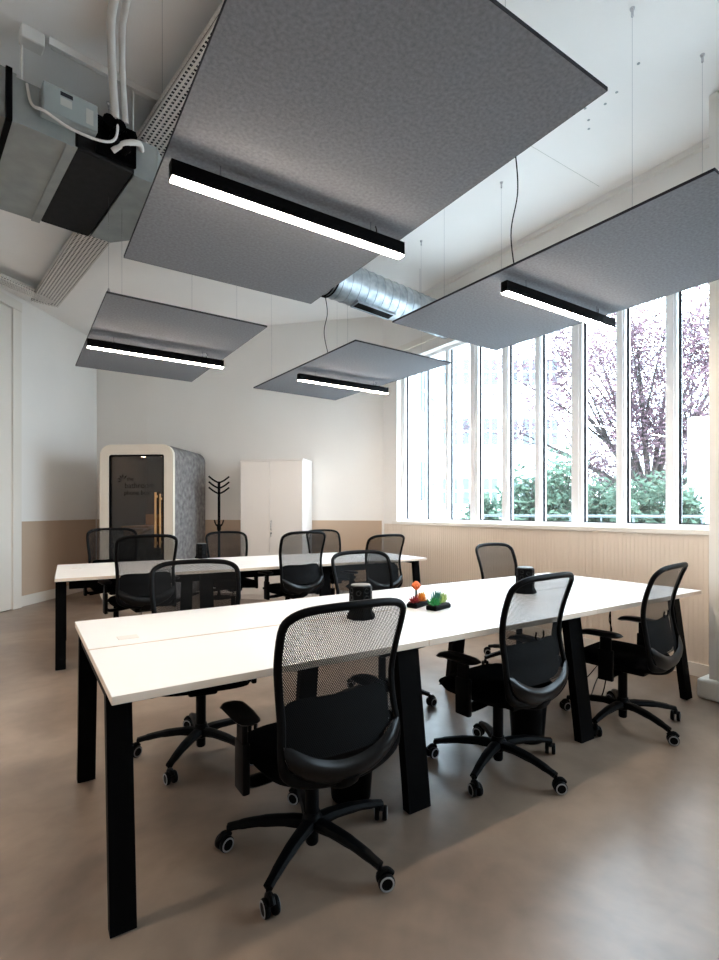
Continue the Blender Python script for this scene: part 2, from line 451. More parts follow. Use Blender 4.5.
# ------------------------------------------------------------------ suspended felt panels
TH = 0.012
def felt_panel(x, y, L, W, z, yaw, label, wires, cable=None):
    t = thing('acoustic_panel', label, 'acoustic panel', (x, y, z), yaw, 'suspended grey felt ceiling panels')
    b = new(); box(b, 0, L, 0, W, 0.0, TH); p = obj('felt_board', b, M['felt'], t)
    b = new()
    e = 0.0015
    for a in ((-e, 0, -e, W+e), (L, L+e, -e, W+e), (0, L, -e, 0), (0, L, W, W+e)): box(b, a[0], a[1], a[2], a[3], -0.0005, TH+0.001)
    obj('edge_band', b, M['feltedge'], t)
    for (wx, wy) in wires:
        b = new(); tube(b, [(wx, wy, TH), (wx, wy, CEIL-z-0.03)], 0.0012, 6)
        wq = obj('suspension_wire', b, M['chrome'], t)
        b = new(); lathe(b, [(0.010, 0), (0.012, 0.004), (0.005, 0.03), (0.0045, 0.033)], 10, (wx, wy, TH)); obj('wire_gripper', b, M['chrome'], wq)
        b = new(); lathe(b, [(0.004, -0.05), (0.007, -0.045), (0.007, -0.02), (0.013, -0.006), (0.014, 0)], 10, (wx, wy, CEIL-z)); obj('ceiling_hook', b, M['chrome'], wq)
    return t
PAN = [
 (0.478, 1.003, 2.695, -0.2, 'largest grey felt panel hanging nearest, over the left end of the front desk'),
 (2.435, 0.992, 2.702, 2.0, 'grey felt panel hanging beside the window over the right end of the front desk'),
 (0.493, 3.905, 2.765, 0.5, 'grey felt panel over the left end of the rear desk, before the booth'),
 (2.455, 3.80, 2.762, 2.4, 'small-looking grey felt panel hanging over the rear desk near the white cabinet'),
]
PAN += [
 (-1.455, 1.003, 2.70, 0.0, 'grey felt panel left of the nearest one, outside the view at the left'),
 (-1.440, 3.905, 2.76, 0.0, 'grey felt panel left of the one before the booth, outside the view'),
]
PL, PW = 1.18, 2.145
wires = [
 [(0.12, 1.75), (1.02, 1.85), (0.12, 0.3), (1.02, 0.3)],
 [(0.45, 0.57), (1.10, 0.47), (0.45, 2.05), (1.08, 2.0)],
 [(0.015, 0.02), (0.12, 0.15), (0.62, 0.15), (1.0, 0.2)],
 [(0.12, 0.3), (1.05, 0.3), (0.12, 1.9), (1.05, 1.9)],
]
wires += [wires[3], wires[3]]
for (x, y, z, ya, lb), ww in zip(PAN, wires): felt_panel(x, y, PL, PW, z, R(ya), lb, ww)

# linear lamps under the panels
def lamp():
    t = thing('linear_lamp', '', 'lamp', (0, 0, 0), 0, 'linear lamps under the felt panels')
    L = 1.145; b = new()
    w_ = 0.024
    box(b, 0, L, -w_, w_, 0.006, 0.070, 0.001, 1); obj('housing', b, M['black'], t)
    b = new(); box(b, 0.004, L-0.004, -w_+0.002, w_-0.002, 0.0, 0.0058); obj('diffuser', b, M['emit'], t)
    for x in (0.20, 0.95):
        b = new(); tube(b, [(x, 0, 0.070), (x, 0, 0.124)], 0.003, 8); lathe(b, [(0.011, 0.070), (0.011, 0.078), (0.004, 0.088)], 10, (x, 0, 0)); obj('hanger_rod', b, M['chrome'], t)
    b = new(); tube(b, smooth_path([(0.98, 0.01, 0.070), (1.0, 0.02, 0.10), (0.99, 0.015, 0.123)], 4), 0.003, 6); obj('power_lead', b, M['black'], t)
    return t
l0 = lamp()
LAMPS = [
 (0.488, 2.09, 2.570, 'glowing black linear lamp under the nearest and largest felt panel'),
 (2.41, 2.10, 2.575, 'glowing black linear lamp under the felt panel beside the window'),
 (0.458, 4.79, 2.622, 'glowing black linear lamp under the felt panel before the phone booth'),
 (2.40, 4.81, 2.622, 'glowing black linear lamp under the felt panel nearest the white cabinet'),
 (-1.44, 2.09, 2.570, 'linear lamp under the felt panel outside the view, near the front desk'),
 (-1.43, 4.79, 2.622, 'linear lamp under the felt panel outside the view, near the left wall'),
]
for i, (x, y, z, lb) in enumerate(LAMPS):
    if i == 0: l0.location = (x, y, z); l0['label'] = lb
    else: copy_thing(l0, (x, y, z), 0, lb)
# black power cables
b = new(); tube(b, smooth_path([(2.72, 2.30, CEIL-0.002), (2.715, 2.29, 3.8), (2.74, 2.27, 3.4), (2.72, 2.31, 3.1), (2.76, 2.28, 2.72)], 8), 0.004, 8)
tag(obj('power_cable', b, M['black'], smooth=True), 'thin black cable dropping from the ceiling to the panel beside the window', 'cable')
b = new(); tube(b, smooth_path([(2.53, 4.47, 3.40), (2.57, 4.50, 3.25), (2.545, 4.52, 3.05), (2.60, 4.5, 2.776)], 8), 0.004, 8)
tag(obj('power_cable', b, M['black'], smooth=True), 'thin black cable dropping from the round duct to the rear felt panel', 'cable')

# ------------------------------------------------------------------ bench desks
DH = 0.74; DT = 0.026
def bench(name, label, loc, rz, L=3.6, W=1.2, mods=3):
    t = thing(name, label, 'desk', loc, rz, 'white bench desks with black legs')
    mw = L/mods
    for i in range(mods):
        for j in range(2):
            x0, x1 = i*mw+0.001, (i+1)*mw-0.001; y0, y1 = (0, W/2-0.008) if j == 0 else (W/2+0.008, W)
            b = new(); box(b, x0, x1, y0, y1, DH-DT, DH, 0.0015, 1)
            for f in b.faces:
                if f.normal.length and abs(f.normal.z) < 0.5: f.material_index = 1
            bmesh.ops.recalc_face_normals(b, faces=b.faces[:])
            for f in b.faces: f.material_index = 1 if abs(f.normal.z) < 0.5 else 0
            top = obj('tabletop', b, [M['desk'], M['deskedge']], t)
            if j == 0: continue
            b = new(); cx_ = x0+0.16; cy_ = y0+0.12
            box(b, cx_-0.04, cx_+0.04, cy_-0.03, cy_+0.03, DH-0.001, DH+0.0025, 0.001, 1); obj('cable_flap', b, M['white_plastic'], top)
    for k in range(mods+1):
        end = k in (0, mods)
        hw = 0.0375 if end else 0.058
        cx_ = 0.0375 if k == 0 else (L-0.0375 if k == mods else k*mw)
        cx_ += 0.004 if k == 0 else (-0.004 if k == mods else 0)
        for s in (0, 1):
            b = new()
            zt = DH-DT-0.001
            yb, yt = (0.055, 0.145) if s == 0 else (W-0.055, W-0.145)
            dy = 0.045 if s == 0 else -0.045
            vs_ = box(b, -1, 1, -1, 1, -1, 1)
            for v in vs_:
                top_ = v.co.z > 0
                yv = (yt if top_ else yb) + (dy if v.co.y > 0 else 0)
                v.co = Vector((cx_ + hw*(1 if v.co.x > 0 else -1), yv, zt if top_ else 0.004))
            lg = obj('leg', b, M['black'], t)
            b = new(); box(b, cx_-hw*0.8, cx_+hw*0.8, min(yb, yb+dy)+0.006, max(yb, yb+dy)-0.006, 0.0, 0.004); obj('foot_glide', b, M['rubber'], lg)
        b = new(); box(b, cx_-min(hw, 0.03), cx_+min(hw, 0.03), 0.19, W-0.19, zt-0.045, zt); obj('cross_beam', b, M['black'], t)
    for yb in (0.31, W-0.31):
        b = new(); box(b, 0.08, L-0.08, yb-0.02, yb+0.02, DH-DT-0.041, DH-DT-0.001); obj('long_rail', b, M['black'], t)
    b = new(); box(b, 0.1, L-0.1, W/2-0.10, W/2+0.10, DH-DT-0.13, DH-DT-0.125); box(b, 0.1, L-0.1, W/2-0.10, W/2-0.095, DH-DT-0.125, DH-DT-0.04); box(b, 0.1, L-0.1, W/2+0.095, W/2+0.10, DH-DT-0.125, DH-DT-0.04)
    obj('cable_tray', b, M['black'], t)
    return t
bench('bench_desk', 'long white bench desk in the foreground with black slab legs', (0.218, 1.632, 0), 0)
bench('bench_desk', 'rear white bench desk with black legs, in front of booth and cabinet', (0.222, 4.70, 0), R(-3.9), L=3.62)

# ------------------------------------------------------------------ task chair
def make_chair():
    t = thing('office_chair', '', 'office chair', (0, 0, 0), 0, 'black mesh-back office chairs')
    lower, upper = [], []
    # five-star base
    b = new(); lathe(b, [(0.020, 0.028), (0.024, 0.035), (0.024, 0.075), (0.040, 0.085), (0.042, 0.125), (0.033, 0.135), (0.030, 0.15)], 20)
    hub = obj('base_hub', b, M['plastic'], t, smooth=True)
    for k in range(5):
        a = 2*PI*k/5; ca, sa = math.cos(a), math.sin(a)
        b = new()
        pts = [(0.02, 0.108), (0.10, 0.112), (0.20, 0.104), (0.28, 0.088), (0.318, 0.078)]
        tube(b, smooth_path([(r*ca, r*sa, z) for r, z in pts], 4), [0.030, 0.0295, 0.029, 0.028, 0.027, 0.026, 0.025, 0.024, 0.023, 0.022, 0.021, 0.020, 0.019, 0.018, 0.018, 0.018, 0.018],
             8, r2=[0.024]*4+[0.021]*4+[0.018]*4+[0.015]*5, up=(0, 0, 1))
        lg = obj('base_leg', b, M['plastic'], t, smooth=True)
        # caster at the tip
        b = new(); cx_, cy_ = 0.318*ca, 0.318*sa; sw = a + 0.9
        tx, ty = math.cos(sw), math.sin(sw); nx, ny = -ty, tx
        ox, oy = cx_ + 0.018*tx, cy_ + 0.018*ty
        tube(b, [(cx_, cy_, 0.082), (cx_, cy_, 0.055)], 0.008, 8)
        tube(b, smooth_path([(ox-0.024*tx, oy-0.024*ty, 0.048), (ox-0.012*tx, oy-0.012*ty, 0.060), (ox+0.008*tx, oy+0.008*ty, 0.062), (ox+0.024*tx, oy+0.024*ty, 0.046)], 4), 0.011, 8)
        cs = obj('caster', b, M['plastic'], t, smooth=True)
        for s in (-1, 1):
            b = new()
            lathe(b, [(0.012, -0.009), (0.026, -0.009), (0.029, -0.005), (0.029, 0.005), (0.026, 0.009), (0.012, 0.009)], 20, (0, 0, 0), 'Y')
            q = Matrix.Translation((ox + s*0.016*nx, oy + s*0.016*ny, 0.029)) @ Matrix.Rotation(sw, 4, 'Z')
            lathe(b, [(0.0195, s*0.0091), (0.0198, s*0.0106), (0.0250, s*0.0106), (0.0255, s*0.0091)], 20, (0, 0, 0), 'Y', mi=1, caps=False)
            for v in b.verts: v.co = q @ v.co
            obj('wheel', b, [M['plastic'], M['tyre']], cs, smooth=True)
    b = new(); tube(b, [(0, 0, 0.14), (0, 0, 0.30)], 0.026, 16); obj('gas_lift', b, M['plastic'], t, smooth=True)
    piston_b = new(); tube(piston_b, [(0, 0, 0.28), (0, 0, 0.40)], 0.014, 14); obj('piston', piston_b, M['chrome'], t, smooth=True)
    # ---- upper assembly
    U = []
    b = new(); box(b, -0.075, 0.075, -0.15, 0.11, 0.345, 0.40, 0.015, 2)
    tube(b, smooth_path([(0.05, 0.05, 0.375), (0.18, 0.06, 0.368), (0.25, 0.065, 0.36)], 4), 0.006, 8)
    tube(b, smooth_path([(-0.05, 0.0, 0.375), (-0.17, 0.0, 0.368), (-0.235, 0.0, 0.362)], 4), 0.006, 8)
    box(b, -0.265, -0.225, -0.012, 0.012, 0.355, 0.368, 0.004, 1)
    U.append(obj('tilt_mechanism', b, M['plastic'], t, smooth=True))
    # seat: contoured cushion + pan
    def seatf(top):
        def fn(u, v):
            x = (u-0.5)*2; y_ = (v-0.5)*2
            hx = 0.245*(1-0.06*(y_ < 0)*abs(y_)); X = hx*math.copysign(abs(x)**0.9, x); Y = 0.235*y_
            rr = (abs(x)**4 + abs(y_)**4)**0.25
            # pull the corners in
            k = 1.0 if rr <= 0 else min(1.0, 1.0/max(1e-6, (abs(x)**5+abs(y_)**5)**(1/5)) if max(abs(x), abs(y_)) > 0.999 else 1.0)
            sx, sy = X, Y
            m_ = max(abs(x), abs(y_)); L_ = math.hypot(x, y_)
            ax_, ay_ = sq(x, y_); sx, sy = hx*ax_, 0.235*ay_
            edge = max(0.0, 1-m_**6)
            if top: z = 0.430 + 0.045*edge**0.6 - 0.018*math.exp(-((x*1.6)**2+((y_+0.2)*1.5)**2)) - 0.022*max(0, y_-0.5)**2*4
            else: z = 0.430 - 0.042*edge**0.4
            return Vector((sx, sy+0.005, z))
        return fn
    b = new(); grid(b, seatf(True), 20, 20); grid(b, seatf(False), 20, 20); bmesh.ops.remove_doubles(b, verts=b.verts[:], dist=0.0004)
    U.append(obj('seat', b, M['fabric'], t, smooth=True, angle=70))
    # backrest frame
    def prof_y(z):   # S-profile of the back
        pts = [(0.42, -0.245), (0.50, -0.262), (0.60, -0.240), (0.70, -0.222), (0.80, -0.235), (0.90, -0.268), (1.00, -0.305)]
        for (z0, y0), (z1, y1) in zip(pts, pts[1:]):
            if z <= z1:
                s = max(0, (z-z0)/(z1-z0)); s = s*s*(3-2*s)*0.5 + s*0.5; return y0+(y1-y0)*s
        return pts[-1][1]
    def bp(x, z): return Vector((x, prof_y(z) + 0.55*x*x, z))
    half = [(0.0, 0.998), (0.10, 0.996), (0.175, 0.988), (0.222, 0.965), (0.237, 0.925), (0.234, 0.82), (0.224, 0.72), (0.222, 0.62), (0.228, 0.54), (0.220, 0.475), (0.17, 0.435), (0.09, 0.418), (0.0, 0.414)]
    loop = half + [(-x, z) for x, z in half[-2:0:-1]]
    pts = smooth_path([bp(x, z) for x, z in loop], 3, closed=True)
    b = new(); rad = [0.0115 if p.z > 0.5 else 0.0115 + 0.006*min(1, (0.5-p.z)/0.06) for p in pts]
    tube(b, pts, rad, 10, closed=True, r2=[r_*1.25 for r_ in rad])
    U.append(obj('backrest_frame', b, M['plastic'], t, smooth=True))
    # mesh cloth
    def halfw(z):
        P = [(0.414, 0.05), (0.42, 0.10), (0.435, 0.17), (0.475, 0.214), (0.54, 0.224), (0.62, 0.219), (0.72, 0.221), (0.82, 0.230), (0.925, 0.233), (0.965, 0.218), (0.985, 0.175), (0.994, 0.10)]
        for (z0, w0), (z1, w1) in zip(P, P[1:]):
            if z <= z1: return w0 + (w1-w0)*max(0, (z-z0)/(z1-z0))
        return P[-1][1]
    def mf(u, v):
        z = 0.50 + 0.495*v; return bp(0, z)*0 + bp((u*2-1)*halfw(z), z) + Vector((0, 0.004, 0))
    b = new(); grid(b, mf, 14, 26); mo = obj('mesh_back', b, M['mesh'], t, smooth=True, angle=180); U.append(mo)
    # lower curved shell (crescent with a raised lip)
    def sf(u, v):
        s = u*2-1; zl = 0.412 + 0.11*abs(s)**2.6; zu = 0.475 + 0.085*abs(s)**2.0
        z = zl + (zu-zl)*v; x = 0.222*s
        return Vector((x, prof_y(z) + 0.55*x*x - 0.020*math.sin(PI*v)**0.7*(1-abs(s)**3) - 0.006, z))
    b = new(); grid(b, sf, 24, 8, thick=0.010); U.append(obj('lower_shell', b, M['shell'], t, smooth=True, angle=50))
    # lumbar pad and its dial
    def lf(u, v):
        s, q_ = sq(u*2-1, v*2-1, 5)
        x = 0.207*s; z = 0.588 + 0.092*q_ + 0.012*s*s
        return Vector((x, prof_y(z) + 0.55*x*x + 0.022, z))
    b = new(); grid(b, lf, 16, 10, thick=-0.010); U.append(obj('lumbar_pad', b, M['fabric'], t, smooth=True, angle=50))
    b = new()
    tube(b, smooth_path([bp(-0.028, 0.735)+Vector((0, -0.012, 0)), bp(-0.030, 0.705)+Vector((0, -0.014, 0)), bp(0, 0.694)+Vector((0, -0.014, 0)), bp(0.030, 0.705)+Vector((0, -0.014, 0)), bp(0.028, 0.735)+Vector((0, -0.012, 0))], 4), 0.004, 8)
    U.append(obj('lumbar_handle', b, M['plastic'], t, smooth=True))
    # upright from the mechanism to the shell
    b = new()
    pu = smooth_path([(0, -0.10, 0.372), (0, -0.18, 0.372), (0, -0.245, 0.392), (0, -0.268, 0.43)], 5)
    tube(b, pu, 0.045, 10, r2=0.015, up=(0, 0, 1))
    U.append(obj('back_bracket', b, M['plastic'], t, smooth=True))
    # arms
    for s in (-1, 1):
        b = new()
        tube(b, smooth_path([(s*0.10, -0.02, 0.378), (s*0.20, -0.02, 0.368), (s*0.262, -0.02, 0.372), (s*0.278, -0.02, 0.41), (s*0.280, -0.02, 0.47)], 5), 0.014, 8, r2=0.040, up=(0, 1, 0))
        box(b, s*0.28-0.014, s*0.28+0.014, -0.062, 0.022, 0.345, 0.52, 0.008, 2)
        box(b, s*0.28-0.010, s*0.28+0.010, -0.050, 0.012, 0.50, 0.595, 0.004, 1)
        arm = obj('armrest_post', b, M['plastic'], t, smooth=True); U.append(arm)
        b = new()
        def pf(u, v, s=s):
            a = (u-0.5)*2; c_ = (v-0.5)*2
            ax_, ay_ = sq(a, c_, 3.5)
            return Vector((s*0.278 + 0.044*ax_, 0.015 + 0.125*ay_, 0.0))
        def pt(u, v): p = pf(u, v); m_ = max(abs(u-0.5), abs(v-0.5))*2; p.z = 0.604 + 0.016*(1-m_**5)**0.5 - 0.012*max(0, (v-0.7)/0.3)**2; return p
        def pb(u, v): p = pf(u, v); m_ = max(abs(u-0.5), abs(v-0.5))*2; p.z = 0.604 - 0.012*(1-m_**5)**0.5 - 0.012*max(0, (v-0.7)/0.3)**2; return p
        grid(b, pt, 10, 16); grid(b, pb, 10, 16); bmesh.ops.remove_doubles(b, verts=b.verts[:], dist=0.0003)
        obj('arm_pad', b, M['shell'], arm, smooth=True, angle=70)
    return t, [o.name for o in U]
chair0, UP = make_chair()
UPB = {n.split('.')[0] for n in UP}
first = [True]
def place_chair(x, y, rz, phase, dz, label):
    r = chair0 if first[0] else copy_thing(chair0, (0, 0, 0), 0, label)
    r.location = (x, y, 0); r.rotation_euler = (0, 0, R(rz)); r['label'] = label
    for c in r.children:
        nm = c.name.split('.')[0]
        c.location.z = dz if nm in UPB else 0.0
        if nm in ('base_hub', 'base_leg', 'caster'): c.rotation_euler.z = R(phase - rz)
        if nm == 'piston': c.location.z = dz*1.0 if dz > 0 else dz
        if nm == 'gas_lift' and dz < 0: c.location.z = 0
    first[0] = False
CH_ = [
 (0.915, 1.718, 0, 0, -0.03, 'large foreground office chair seen from behind at the left of the front desk'),
 (2.00, 1.78, 4, -14, -0.02, 'office chair seen from behind at the middle of the front desk'),
 (3.045, 1.735, 8, -33, -0.03, 'rightmost office chair, beside the pillar at the front desk'),
 (0.80, 2.75, 170, 11, -0.02, 'office chair facing us behind the left end of the front desk'),
 (2.02, 2.80, 180, -50, -0.02, 'office chair behind the front desk, its arched back rising behind the plants'),
 (3.47, 2.86, 183, 20, -0.02, 'office chair facing us across the front desk, against the ribbed beige wall'),
 (0.87, 4.80, 3, 10, 0.07, 'office chair seen from behind at the rear desk, before the phone booth'),
 (2.27, 4.70, 3, 30, 0.07, 'office chair seen from behind at the middle of the rear desk, before the white cabinet'),
 (3.20, 4.62, 2, -10, 0.02, 'office chair seen from behind at the right end of the rear desk'),
 (0.82, 5.80, 180, 0, 0.08, 'office chair facing us at the far left of the rear desk, against the phone booth'),
 (2.03, 5.72, 178, 40, 0.02, 'office chair facing us behind the rear desk, below the coat stand'),
 (3.29, 5.62, 180, 20, 0.02, 'office chair facing us behind the rear desk, right of the white cabinet'),
]
for a in CH_: place_chair(*a)
for o in [o for o in bpy.data.objects if o.name.startswith('lumbar_handle')]:   # the photo shows it on two chairs only
    if not (o.parent['label'].startswith('rightmost') or 'middle of the front desk' in o.parent['label']): bpy.data.objects.remove(o)

# ------------------------------------------------------------------ things on and under the desks
def tower():
    t = thing('power_tower', '', 'power strip', (0, 0, 0), 0, 'black socket towers on the desks')
    b = new(); lathe(b, [(0.072, 0.0), (0.072, 0.012), (0.060, 0.035), (0.058, 0.155), (0.052, 0.163)], 8); obj('tower_body', b, M['black'], t, rot=(0, 0, R(22.5)))
    b = new(); lathe(b, [(0.050, 0.1632), (0.048, 0.168), (0.02, 0.169)], 16); obj('tower_cap', b, M['capgrey'], t)
    for k in range(8):
        a = R(45*k); n_ = Vector((math.cos(a), math.sin(a), 0)); rr = 0.0545
        for z in (0.065, 0.105, 0.14) if k % 2 == 0 else (0.085, 0.13):
            b = new(); q = Matrix.Translation(n_*rr + Vector((0, 0, z))) @ Matrix.Rotation(a, 4, 'Z')
            lathe(b, [(0.014, -0.002), (0.0145, 0.001), (0.010, 0.0012), (0.009, -0.001)], 12, (0, 0, 0), 'X')
            for v in b.verts: v.co = q @ v.co
            obj('socket', b, M['shell'], t)
    return t
t0 = tower(); t0.location = (1.42, 2.15, DH); t0['label'] = 'black socket tower on the front desk behind the foreground chair, left of the plants'
copy_thing(t0, (2.75, 2.22, DH), 0.3, 'black socket tower at the middle of the front desk, right of the plants')
t2 = copy_thing(t0, (1.70, 5.98-0.16, DH), 0.2, 'small dark socket tower standing on the rear desk below the coat stand')

def succulents(x, y, rz, label, kinds):
    t = thing('succulent_planter', label, 'potted plants', (x, y, DH), rz, 'small planters on the front desk')
    t.scale = (1.12, 1.12, 1.12)
    b = new(); box(b, -0.068, 0.068, -0.030, 0.030, 0, 0.022, 0.006, 2); obj('tray', b, M['black'], t)
    b = new(); box(b, -0.060, 0.060, -0.024, 0.024, 0.0221, 0.026); obj('soil', b, M['bark'], t)
    for (px, py, h, r, col, kind) in kinds:
        m_ = M.get('plant_%s' % (col,)) or M.setdefault('plant_%s' % (col,), mat('succulent_leaf', col, 0.6))
        b = new()
        if kind == 'ball':
            tube(b, [(px, py, 0.022), (px, py, h-r)], 0.006, 8, mi=1)
            for i in range(10):
                a = 2*PI*i/10
                tube(b, smooth_path([(px+0.15*r*math.cos(a), py+0.15*r*math.sin(a), h-r), (px+r*math.cos(a), py+r*math.sin(a), h), (px+0.1*r*math.cos(a), py+0.1*r*math.sin(a), h+r*0.9)], 4), 0.24*r, 6)
            obj('cactus', b, [m_, M['leafg']], t, smooth=True)
        else:
            nL = 26
            for i in range(nL):
                a = i*2.4; s = (i+1)/nL; el = 1.45-1.15*s if kind == 'rosette' else 1.5-0.6*s
                d_ = Vector((math.cos(a)*math.cos(el), math.sin(a)*math.cos(el), math.sin(el)))
                L_ = h*(0.7+0.3*random.random()); base = Vector((px, py, 0.022))
                p0 = base + Vector((d_.x, d_.y, 0))*r*0.3; p1 = p0 + d_*L_*0.55; p2 = p0 + d_*L_ + Vector((0, 0, 0.1*h))
                w_ = 0.10*h if kind == 'rosette' else 0.05*h
                tube(b, [p0, p1, p2], [w_*0.7, w_, w_*0.15], 6, r2=[w_*0.4, w_*0.5, w_*0.1])
            obj('succulent', b, m_, t, smooth=True)
succulents(1.862, 2.235, R(20), 'black planter with an orange round cactus and red and yellow succulents', [
    (-0.010, 0.006, 0.105, 0.020, (236, 120, 62), 'ball'), (-0.045, -0.004, 0.045, 0.02, (150, 40, 42), 'rosette'), (0.012, -0.008, 0.048, 0.02, (220, 140, 40), 'rosette'), (0.042, 0.004, 0.05, 0.02, (226, 176, 58), 'spike')])
succulents(1.905, 2.115, R(15), 'black planter full of green and pale spiky succulents', [
    (-0.045, -0.005, 0.048, 0.02, (30, 140, 70), 'rosette'), (-0.012, 0.006, 0.075, 0.015, (60, 120, 110), 'spike'), (0.018, 0.0, 0.062, 0.02, (176, 200, 110), 'spike'), (0.046, 0.0, 0.055, 0.02, (200, 214, 140), 'spike')])
def bin_(x, y, label):
    b = new(); lathe(b, [(0.085, 0.002), (0.088, 0.006), (0.110, 0.29), (0.114, 0.30), (0.108, 0.30), (0.085, 0.02), (0.02, 0.018)], 24)
    o = obj('waste_bin', b, M['plastic'], loc=(x, y, 0), smooth=True); tag(o, label, 'waste bin', 'black bins under the front desk')
bin_(2.375, 1.90, 'black waste bin under the front desk behind the middle office chair')
bin_(1.235, 1.95, 'black waste bin under the front desk behind the foreground chair')
# thin cables under the right end of the desk
b = new()
tube(b, smooth_path([(3.02, 1.80, 0.70), (3.02, 1.80, 0.45), (3.10, 1.9, 0.10), (3.3, 2.1, 0.008), (4.0, 2.4, 0.008), (4.3, 2.2, 0.03)], 8), 0.004, 6)
tag(obj('floor_cable', b, M['black'], smooth=True), 'thin black cable under the front desk running along the floor to the wall', 'cable')
b = new()
tube(b, smooth_path([(3.07, 1.82, 0.70), (3.06, 1.83, 0.60), (3.10, 1.84, 0.5), (3.05, 1.9, 0.30), (3.4, 2.3, 0.008), (4.3, 2.9, 0.03)], 8), 0.003, 6)
tag(obj('floor_cable', b, M['black'], smooth=True), 'second thin cable looping down under the right end of the front desk', 'cable')

# ------------------------------------------------------------------ phone booth
BX = RT*(-2.494) + FW*6.90      # front right corner on the floor
yawB = math.atan2(RT.y, RT.x)
bt = thing('phone_booth', 'grey felt phone booth with rounded cream frame and dark glass door', 'phone booth', (BX.x, BX.y, 0), yawB-R(5))
BW, BH, BD = 1.03, 2.165, 1.12   # local x runs from -BW to 0, y away from the camera
def rr4(x0, x1, z0, z1, r, n=6): return [(px, pz) for px, pz in rrect(x1-x0, z1-z0, r, n, (x0+x1)/2, (z0+z1)/2)]
b = new(); ring_prism(b, rr4(-BW, 0, 0.02, BH, 0.15), rr4(-BW+0.08, -0.08, 0.12, BH-0.08, 0.08), 0.06, BD); obj('shell', b, M['boothfelt'], bt, smooth=True, angle=35)
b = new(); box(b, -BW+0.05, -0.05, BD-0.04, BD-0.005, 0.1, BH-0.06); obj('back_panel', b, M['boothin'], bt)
for xx in (-0.66, -0.36):
    b = new(); lathe(b, [(0.035, BH-0.115), (0.035, BH-0.105), (0.03, BH-0.102)], 16, (xx, 0.45, 0)); obj('booth_light', b, M['blamp'], bt)
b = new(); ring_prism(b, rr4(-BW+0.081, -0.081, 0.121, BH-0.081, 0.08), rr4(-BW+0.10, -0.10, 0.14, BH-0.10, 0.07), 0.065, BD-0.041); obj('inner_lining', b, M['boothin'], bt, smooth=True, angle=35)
b = new(); ring_prism(b, rr4(-BW, 0, 0.02, BH, 0.15), rr4(-BW+0.125, -0.125, 0.13, BH-0.135, 0.03), 0.0, 0.059); fr = obj('front_frame', b, M['boothwhite'], bt, smooth=True, angle=35)
b = new(); ring_prism(b, rr4(-BW+0.126, -0.126, 0.131, BH-0.136, 0.03), rr4(-BW+0.15, -0.15, 0.155, BH-0.16, 0.02), 0.012, 0.05)
dr = obj('door', b, M['black'], bt)
b = new(); box(b, -BW+0.15, -0.15, 0.025, 0.035, 0.155, BH-0.16); obj('door_glass', b, M['boothglass'], dr)
b = new(); box(b, -0.245, -0.222, -0.035, -0.008, 0.78, 1.52, 0.005, 2); box(b, -0.180, -0.162, -0.03, -0.008, 0.78, 1.50, 0.004, 1); box(b, -0.178, -0.164, -0.008, 0.024, 0.84, 0.87); box(b, -0.178, -0.164, -0.008, 0.024, 1.42, 1.45); box(b, -0.238, -0.222, -0.008, 0.025, 0.82, 0.85); box(b, -0.238, -0.222, -0.008, 0.025, 1.45, 1.48); obj('door_handle', b, M['wood'], dr)
b = new(); box(b, -0.185, -0.160, 0.052, 0.075, 0.70, 1.50, 0.004, 1); obj('inner_handle', b, M['wood'], bt)
b = new(); prism(b, [(-0.90, 0.30), (-0.50, 0.30), (-0.25, 0.80), (-0.25, 1.06), (-0.90, 1.06)], 1.03, 1.055)
box(b, -0.90, -0.40, 1.0, 1.02, 1.06, 1.22)
obj('shelf', b, M['wood'], bt)
b = new()
tube(b, smooth_path([(-0.88, 0.36, 0.93), (-0.72, 0.34, 0.935), (-0.58, 0.34, 0.98), (-0.50, 0.36, 1.02)], 5), 0.02, 8); box(b, -0.90, -0.60, 0.35, 0.98, 0.93, 1.02, 0.02, 2); obj('seat_block', b, M['wood'], bt, smooth=True)
b = new(); box(b, -BW+0.06, -0.06, 0.1, BD-0.1, 0.0, 0.02); obj('plinth', b, M['black'], bt)
def text(s, size, x, z, y, parent, m, name='lettering', rot=(PI/2, 0, 0), align='LEFT'):
    cu = bpy.data.curves.new(name, 'FONT'); cu.body = s; cu.size = size; cu.extrude = 0.0006; cu.align_x = align
    tmp = bpy.data.objects.new('tmp', cu); me = bpy.data.meshes.new_from_object(tmp); bpy.data.objects.remove(tmp); bpy.data.curves.remove(cu)
    me.materials.clear(); me.materials.append(m)
    o = bpy.data.objects.new(name, me); C.objects.link(o); o.location = (x, y, z); o.rotation_euler = rot; o.parent = parent
    return o
text('the', 0.075, -0.66, 1.68, 0.022, dr, M['ink']); text('bathroom', 0.105, -0.69, 1.58, 0.022, dr, M['ink']); text('phone box', 0.085, -0.70, 1.49, 0.022, dr, M['ink'])
b = new()
for a in (200, 165, 130, 95, 50):
    d_ = Vector((math.cos(R(a)), 0, math.sin(R(a)))); c_ = Vector((-0.71, 0.022, 1.69)); n_ = Vector((-d_.z, 0, d_.x))
    prof = [c_+d_*0.015, c_+d_*0.05+n_*0.012, c_+d_*0.085, c_+d_*0.05-n_*0.012]
    vv = [b.verts.new(p) for p in prof] + [b.verts.new(p+Vector((0, -0.001, 0))) for p in prof]
    b.faces.new(vv[:4]); b.faces.new(vv[:3:-1])
    for i in range(4): b.faces.new((vv[i], vv[(i+1) % 4], vv[4+(i+1) % 4], vv[4+i]))
obj('leaf_emblem', b, M['ink'], dr)

